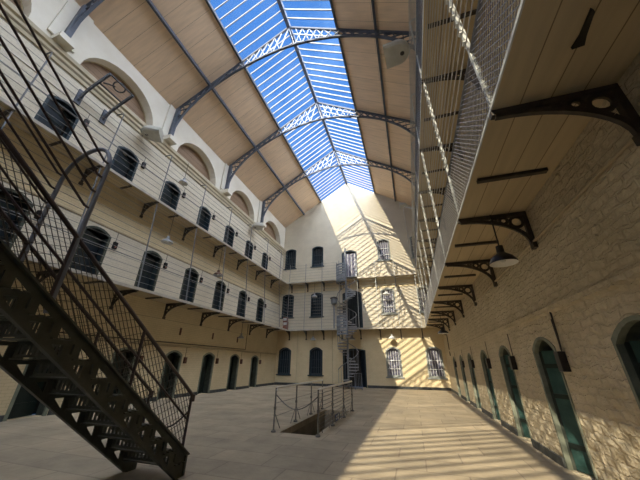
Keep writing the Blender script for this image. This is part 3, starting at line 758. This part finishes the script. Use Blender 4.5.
# ------------------------------------------------------------------ spiral staircase at the back
SXc, SYc = -4.42, 20.65
sp = thing('spiral_staircase', 'grey iron spiral staircase climbing to both galleries at the back wall', 'staircase', (SXc, SYc, 0))
obj('pole', MB().tube([(SXc, SYc, 0), (SXc, SYc, 10.4)], .075, 12), M['spiral'], sp, True)
R = .74; nst = 41; TURN = math.radians(27)
A0 = math.radians(200); rail = []
for k in range(nst):
    a = A0 + k*TURN; b = a + TURN*1.12; z = .196*(k+1)
    q = MB(); seg = [a + (b-a)*i/3 for i in range(4)]
    poly = [(SXc + .06*math.cos(a), SYc + .06*math.sin(a))] + [(SXc + R*math.cos(c), SYc + R*math.sin(c)) for c in seg] + [(SXc + .06*math.cos(b), SYc + .06*math.sin(b))]
    q.prism(poly, 2, z-.03, z)
    p0, p1 = poly[1], poly[4]
    q.bar((SXc, SYc, z-.05), (p0[0], p0[1], z-.05), .03, .08)
    obj('tread', q, M['lampg'], sp)
    for f in (.5,):
        c = a + TURN*f; P = (SXc + (R-.01)*math.cos(c), SYc + (R-.01)*math.sin(c))
        obj('baluster', MB().bar((*P, z), (*P, z + 1.0), .018), M['spiral'], sp)
    rail.append((SXc + R*math.cos(a + TURN/2), SYc + R*math.sin(a + TURN/2), z + 1.0))
obj('handrail', MB().tube(rail, .026, 8), M['spiral'], sp, True)
# curved sheet guards where the stair meets each deck
for zc, h in ((G1-.1, 1.25), (G2-.1, 1.3)):
    g = MB(); n = 14; arc = [math.radians(150 + 130*i/n) for i in range(n+1)]
    for a, b in zip(arc, arc[1:]):
        P = [(SXc + (R+.02)*math.cos(c), SYc + (R+.02)*math.sin(c)) for c in (a, b)]
        g.bar((P[0][0], P[0][1], zc-.45), (P[0][0], P[0][1], zc-.45+h), .02)
        for f in range(7): g.bar((*P[0], zc-.45 + h*f/6), (*P[1], zc-.45 + h*f/6), .02, .13)
    obj('curved_guard', g, M['spiral'], sp)
# landings joining the stair to the galleries
for deck in (G1-.02, G2-.02): obj('landing', MB().box((SXc-.05, SYc+.3, deck-.05), (SXc+.8, BE-.02, deck)), M['spiral'], sp)
t = thing('metal_gate', 'small grey metal gate standing before the dark doorway', 'gate', (-3.6, 20.2, 0))
obj('frame', MB().tube([(-3.85, 20.0, 0), (-3.85, 20.0, .98), (-3.4, 20.0, .98), (-3.4, 20.0, 0)], .025, 7), M['spiral'], t)
for k in range(3): obj('upright', MB().bar((-3.74+.11*k, 20.0, .08), (-3.74+.11*k, 20.0, .96), .014), M['spiral'], t)
obj('bottom_bar', MB().bar((-3.85, 20.0, .1), (-3.4, 20.0, .1), .03), M['spiral'], t)

# ------------------------------------------------------------------ lamps
def pendant(x, y, z, ztop, mat, lab, r=.26, inner='lampw'):
    t = thing('pendant_lamp', lab, 'lamp', (x, y, z), 'enamel pendant lamps')
    sh = MB().lathe((x, y, z), [(r, -.06), (r*.97, -.03), (r*.75, .05), (r*.42, .1), (r*.28, .13), (r*.26, .25), (0, .27)], 22)
    s = obj('shade', sh, M[mat], t, True)
    obj('shade_lining', MB().lathe((x, y, z), [(r*.995, -.064), (r*.93, -.05), (r*.7, .0), (r*.25, .03), (0, .035)], 22), M[inner], s, True)
    obj('bulb', MB().lathe((x, y, z), [(0, -.055), (.04, -.035), (.045, 0), (.03, .04)], 12), M['lampw'], t, True)
    obj('rod', MB().tube([(x, y, z+.25), (x, y, ztop)], .012, 6), M['iron'], t)
    return t
pendant(1.63, 5.0, 3.13, G1-.06, 'lampd', 'black enamel pendant lamp with white underside below the right gallery', .21)
pendant(1.6, 15.7, 3.05, G1-.06, 'lampd', 'small black pendant lamp at the far end of the right gallery', .27)
pendant(-1.32, 21.72, 3.33, G1-.08, 'lampw', 'white pendant lamp above the sunlit ground floor window', .26)
pendant(-4.3, 21.8, 3.3, G1-.08, 'lampg', 'grey pendant lamp hanging behind the spiral stair', .26)
pendant(-7.45, 21.72, 3.3, G1-.08, 'lampg', 'pendant lamp above the second ground floor window of the back wall', .24)
pendant(-1.45, 21.72, 6.6, G2-.16, 'lampw', 'white pendant lamp in front of the sunlit first gallery window', .26)
pendant(-7.4, 21.72, 6.75, G2-.16, 'lampg', 'pendant lamp before the dark window left of the spiral stair', .24)
pendant(-10.05, 8.6, 6.5, G2-.06, 'lampg', 'grey pendant lamp on a long rod under the upper left gallery', .25)
pendant(-10.1, 12.45, 6.1, G2-.06, 'boxr', 'rusty pendant lamp hanging farther along the left gallery', .27, 'lampg')
pendant(-10.3, 15.9, 3.0, G1-.06, 'lampg', 'small lamp hanging under the first left gallery near ground doors', .2)
pendant(-10.1, 8.65, 9.82, 11.02, 'lampg', 'grey pendant lamp under the left cornice', .22)
def floodlight(x, y, z, face, lab, s=1.0, stays=False, wallx=None):
    """cowl, D shaped in plan: flat mouth towards the hall, rounded back with a dark fixing hole; face = heading of the mouth"""
    t = thing('floodlight', lab, 'floodlight', (x, y, z), 'shell shaped floodlights')
    w, ln = .40*s, .42*s
    plan = [(ln, -w), (ln, w), (0, w)] + [(-w*math.sin(a), w*math.cos(a)) for a in [PI*i/12 for i in range(1, 12)]] + [(0, -w)]
    ca, sa = math.cos(face), math.sin(face); n = len(plan)
    def G(u, v, dz): return (x + ca*u - sa*v, y + sa*u + ca*v, z + dz)
    sh = MB(); vs = []; fs = []
    lay = [(-.13*s, .86, .0), (-.06*s, 1.0, 0), (.06*s, .97, 0), (.2*s, .74, .05), (.28*s, .4, .1)]
    for dz, sc, du in lay:
        for u, v in plan: vs.append(G(u*sc + du*s if u < ln else ln, v*sc, dz))
    fs = [tuple(range(n-1, -1, -1)), tuple(range(4*n, 5*n))]
    for i in range(4):
        for k in range(n): fs.append((i*n+k, i*n+(k+1)%n, (i+1)*n+(k+1)%n, (i+1)*n+k))
    obj('housing', sh.add(vs, fs), M['flood'], t, True)
    c = [G(-.14*s + .07*s*math.cos(2*PI*k/14), .07*s*math.sin(2*PI*k/14), -.145*s) for k in range(14)]
    c2 = [(a, b, e + .03) for a, b, e in c]
    obj('fixing_hole', MB().add(c + c2, [tuple(range(14)), tuple(range(27, 13, -1))] + [(k, (k+1)%14, (k+1)%14+14, k+14) for k in range(14)]), M['iron'], t)
    if wallx is not None: obj('arm', MB().bar(G(-.2*s, 0, 0), (wallx, y, z), .05), M['post'], t)
    if stays:
        obj('stay', MB().tube([(x, y, z-.1*s), (RE, y-.2, z-.5)], .025, 6), M['pale_lit_steel'], t)
        obj('stay', MB().tube([(x, y, z-.1*s), (RE+.05, y-1.0, z-.9)], .02, 6), M['pale_lit_steel'], t)
        obj('stay', MB().tube([(x-.05, y, z-.1*s), (x+.2, y+4.5, z-2.4)], .012, 6), M['pale_lit_steel'], t)
    return t
floodlight(-10.22, 6.42, 10.98, math.radians(35), 'pale shell shaped floodlight on the left cornice between two arches', 1.0, wallx=XL)
floodlight(-10.22, 16.1, 11.05, math.radians(35), 'pale floodlight farthest along the left cornice towards the back wall', 1.0, wallx=XL)
floodlight(.72, 6.45, 11.55, math.radians(175), 'large pale floodlight near the top centre beside the right gallery railing', 1.05, wallx=XR)
floodlight(.55, 15.9, 10.9, math.radians(180), 'distant white floodlight with stays on the upper right railing', .6, stays=True)
t = thing('lamp_post', 'short grey lantern post on the first gallery left of the spiral stair', 'lamp', (-5.7, 21.75, G1))
obj('pole', MB().tube([(-5.7, 21.75, G1-.02), (-5.7, 21.75, 5.95)], .06, 9), M['spiral'], t, True)
obj('lantern', MB().lathe((-5.7, 21.75, 5.95), [(.1, 0), (.24, .1), (.27, .45), (.22, .5)], 8), M['spiral'], t)
obj('lantern_cap', MB().lathe((-5.7, 21.75, 6.45), [(.32, 0), (.32, .06), (.1, .16), (0, .2)], 8), M['iron'], t)
t = thing('notice_stand', 'small red brown stand with pale notices in the back left gallery corner', 'stand', (-9.9, 21.75, G1))
obj('stand', MB().box((-10.15, 21.7, G1-.02), (-9.75, 21.9, 4.75)), M['red'], t)
for z, dx in ((4.95, -.1), (4.6, .0)): obj('notice', MB().box((-10.1+dx*.3, 21.66, z-.13), (-9.82+dx*.3, 21.7, z+.08)), M['paper'], t)
obj('notice_board', MB().box((-10.18, 21.7, 4.75), (-9.72, 21.74, 5.1)), M['red'], t)

tag(obj('damaged_board', MB().prism([(1.60, 1.70), (1.63, 1.72), (1.66, 1.9), (1.685, 1.99), (1.60, 2.0), (1.615, 1.9)], 2, G1-.09, G1-.058), M['dark']), 'dark splintered hole in the boards of the gallery overhead at top right', 'hole')
# ring frame standing out from the wall above the upper left gallery
t = thing('ring_frame', 'dark iron frame with a ring reaching out from the upper left wall', 'frame', (XL, 4.35, 10.4))
for y in (3.9, 4.83):
    a = MB(); P = [(XL, 10.28), (XL+.25, 10.62), (XL+.7, 10.93), (XL+1.25, 11.22)]
    for (x0, z0), (x1, z1) in zip(P, P[1:]): a.bar((x0, y, z0), (x1, y, z1), .06, .16)
    a.box((XL, y-.1, 10.1), (XL+.05, y+.1, 10.75))
    obj('arm', a, M['steel_blue'], t)
for x, z in ((XL+.75, 10.98), (XL+1.22, 11.24)): obj('cross_bar', MB().bar((x, 3.88, z), (x, 4.86, z), .045), M['iron'], t)
obj('ring', MB().tube([(XL+1.05 + .15*math.cos(2*PI*k/16), 4.4 + .2*math.sin(2*PI*k/16), 11.22 + .1*math.cos(2*PI*k/16)) for k in range(17)], .028, 7, False), M['iron'], t, True)
obj('hanger', MB().tube([(XL+1.0, 4.3, 11.14), (XL+.9, 4.12, 11.1), (XL+.82, 4.0, 11.04)], .03, 7), M['iron'], t)

# ------------------------------------------------------------------ pipes and small wall fittings
def pipe(pts, r, mat, lab): tag(obj('conduit_pipe', MB().tube(pts, r, 7), M[mat]), lab, 'pipe')
pipe([(XR-.02, 5.3, 2.3), (XR-.03, 5.3, 1.95), (XR-.03, 5.33, 1.74)], .013, 'iron', 'short dark conduit running down to the box beside the near right doorway')
pipe([(XR-.03, -2, 3.42), (XR-.03, 21.9, 3.42)], .02, 'stringc', 'long painted pipe along the right wall below the gallery')
pipe([(XR-.022, 19.4, 3.4), (XR-.022, 19.4, 2.05)], .025, 'bracket', 'thin downpipe at the far end of the right wall')
pipe([(XL+.03, -2, 3.3), (XL+.03, 17.3, 3.3)], .014, 'stringc', 'thin pipe under the first gallery on the left wall')
pipe([(XL+.03, 17.25, G1-.1), (XL+.03, 17.25, 2.35), (XL+.03, 6, 2.33)], .018, 'bracket', 'dark conduit dropping beside the small lamp on the left wall')
pipe([(-8.9, YB-.03, G1-.1), (-8.9, YB-.03, .2)], .02, 'stringc', 'thin painted downpipe between the two dark ground floor windows')
pipe([(-5.95, YB-.03, G1-.1), (-5.95, YB-.03, .2)], .025, 'stringc', 'thin downpipe left of the dark double doorway')
for i, y in enumerate((11.25, 13.72, 16.2)):
    tag(obj('ventilation_slot', MB().box((XL, y-.05, 2.72), (XL+.025, y+.05, 3.05)), M['boxr']), 'small dark iron vent on the left wall, %s from the back below the first gallery' % ORD[2-i], 'vent', 'vents under the left gallery')

# ------------------------------------------------------------------ light
d = Vector((.35, 1.19, -1)).normalized()
sun = bpy.data.lights.new('sun', 'SUN'); sun.energy = 3.6; sun.color = (1, .86, .63); sun.angle = math.radians(.32)
so = bpy.data.objects.new('sun', sun); COL.objects.link(so); so.rotation_euler = d.to_track_quat('-Z', 'Y').to_euler(); so.location = (-10, -25, 40)
w = bpy.data.worlds.new('sky'); scene.world = w; w.use_nodes = True; nt = w.node_tree; nt.nodes.clear(); L = nt.links.new
out = N(nt, 'ShaderNodeOutputWorld'); bg = N(nt, 'ShaderNodeBackground'); tc = N(nt, 'ShaderNodeTexCoord')
def dotn(v, a, b):
    dn_ = N(nt, 'ShaderNodeVectorMath', operation='DOT_PRODUCT'); dn_.inputs[1].default_value = v; L(tc.outputs['Generated'], dn_.inputs[0])
    mr = N(nt, 'ShaderNodeMapRange', interpolation_type='SMOOTHSTEP'); mr.inputs[1].default_value = a; mr.inputs[2].default_value = b; L(dn_.outputs['Value'], mr.inputs[0]); return mr.outputs[0]
nz = N(nt, 'ShaderNodeTexNoise', Scale=3.2, Detail=7.0, Roughness=.6); L(tc.outputs['Generated'], nz.inputs['Vector'])
rp = N(nt, 'ShaderNodeValToRGB'); rp.color_ramp.elements[0].position = .5; rp.color_ramp.elements[1].position = .8
rp.color_ramp.elements[0].color = (.040,.138,.385,1); rp.color_ramp.elements[1].color = (.14,.28,.56,1); L(nz.outputs['Fac'], rp.inputs[0])
mask = dotn(Vector((.80, -.58, .12)).normalized(), .06, .42)
mx = N(nt, 'ShaderNodeMixRGB'); mx.inputs[2].default_value = (3.2, 3.45, 3.9, 1); L(mask, mx.inputs[0]); L(rp.outputs[0], mx.inputs[1])
L(mx.outputs[0], bg.inputs[0]); bg.inputs[1].default_value = 1.0; L(bg.outputs[0], out.inputs[0])

# ------------------------------------------------------------------ camera
cam = bpy.data.cameras.new('camera'); co = bpy.data.objects.new('camera', cam); COL.objects.link(co)
p, y, r = (math.radians(a) for a in (24.6475, 17.7906, .7256))
cam.sensor_fit = 'HORIZONTAL'; cam.sensor_width = 36; cam.lens = 270.816 * 36 / 640; cam.clip_start = .05; cam.clip_end = 500
Rz = Matrix.Rotation(y, 3, 'Z')
fwd = Vector((0, math.cos(p), math.sin(p))); right = Vector((1,0,0)); up = Vector((0, -math.sin(p), math.cos(p)))
r2 = math.cos(r)*right + math.sin(r)*up; u2 = -math.sin(r)*right + math.cos(r)*up
r2, u2, f2 = Rz @ r2, Rz @ u2, Rz @ fwd
m = Matrix((r2, u2, -f2)).transposed().to_4x4(); m.translation = (0, 0, 1.5); co.matrix_world = m
scene.camera = co
vs = scene.view_settings; vs.view_transform = 'Standard'; vs.look = 'None'; vs.exposure = 1.1; vs.gamma = 1.0; vs.use_curve_mapping = False
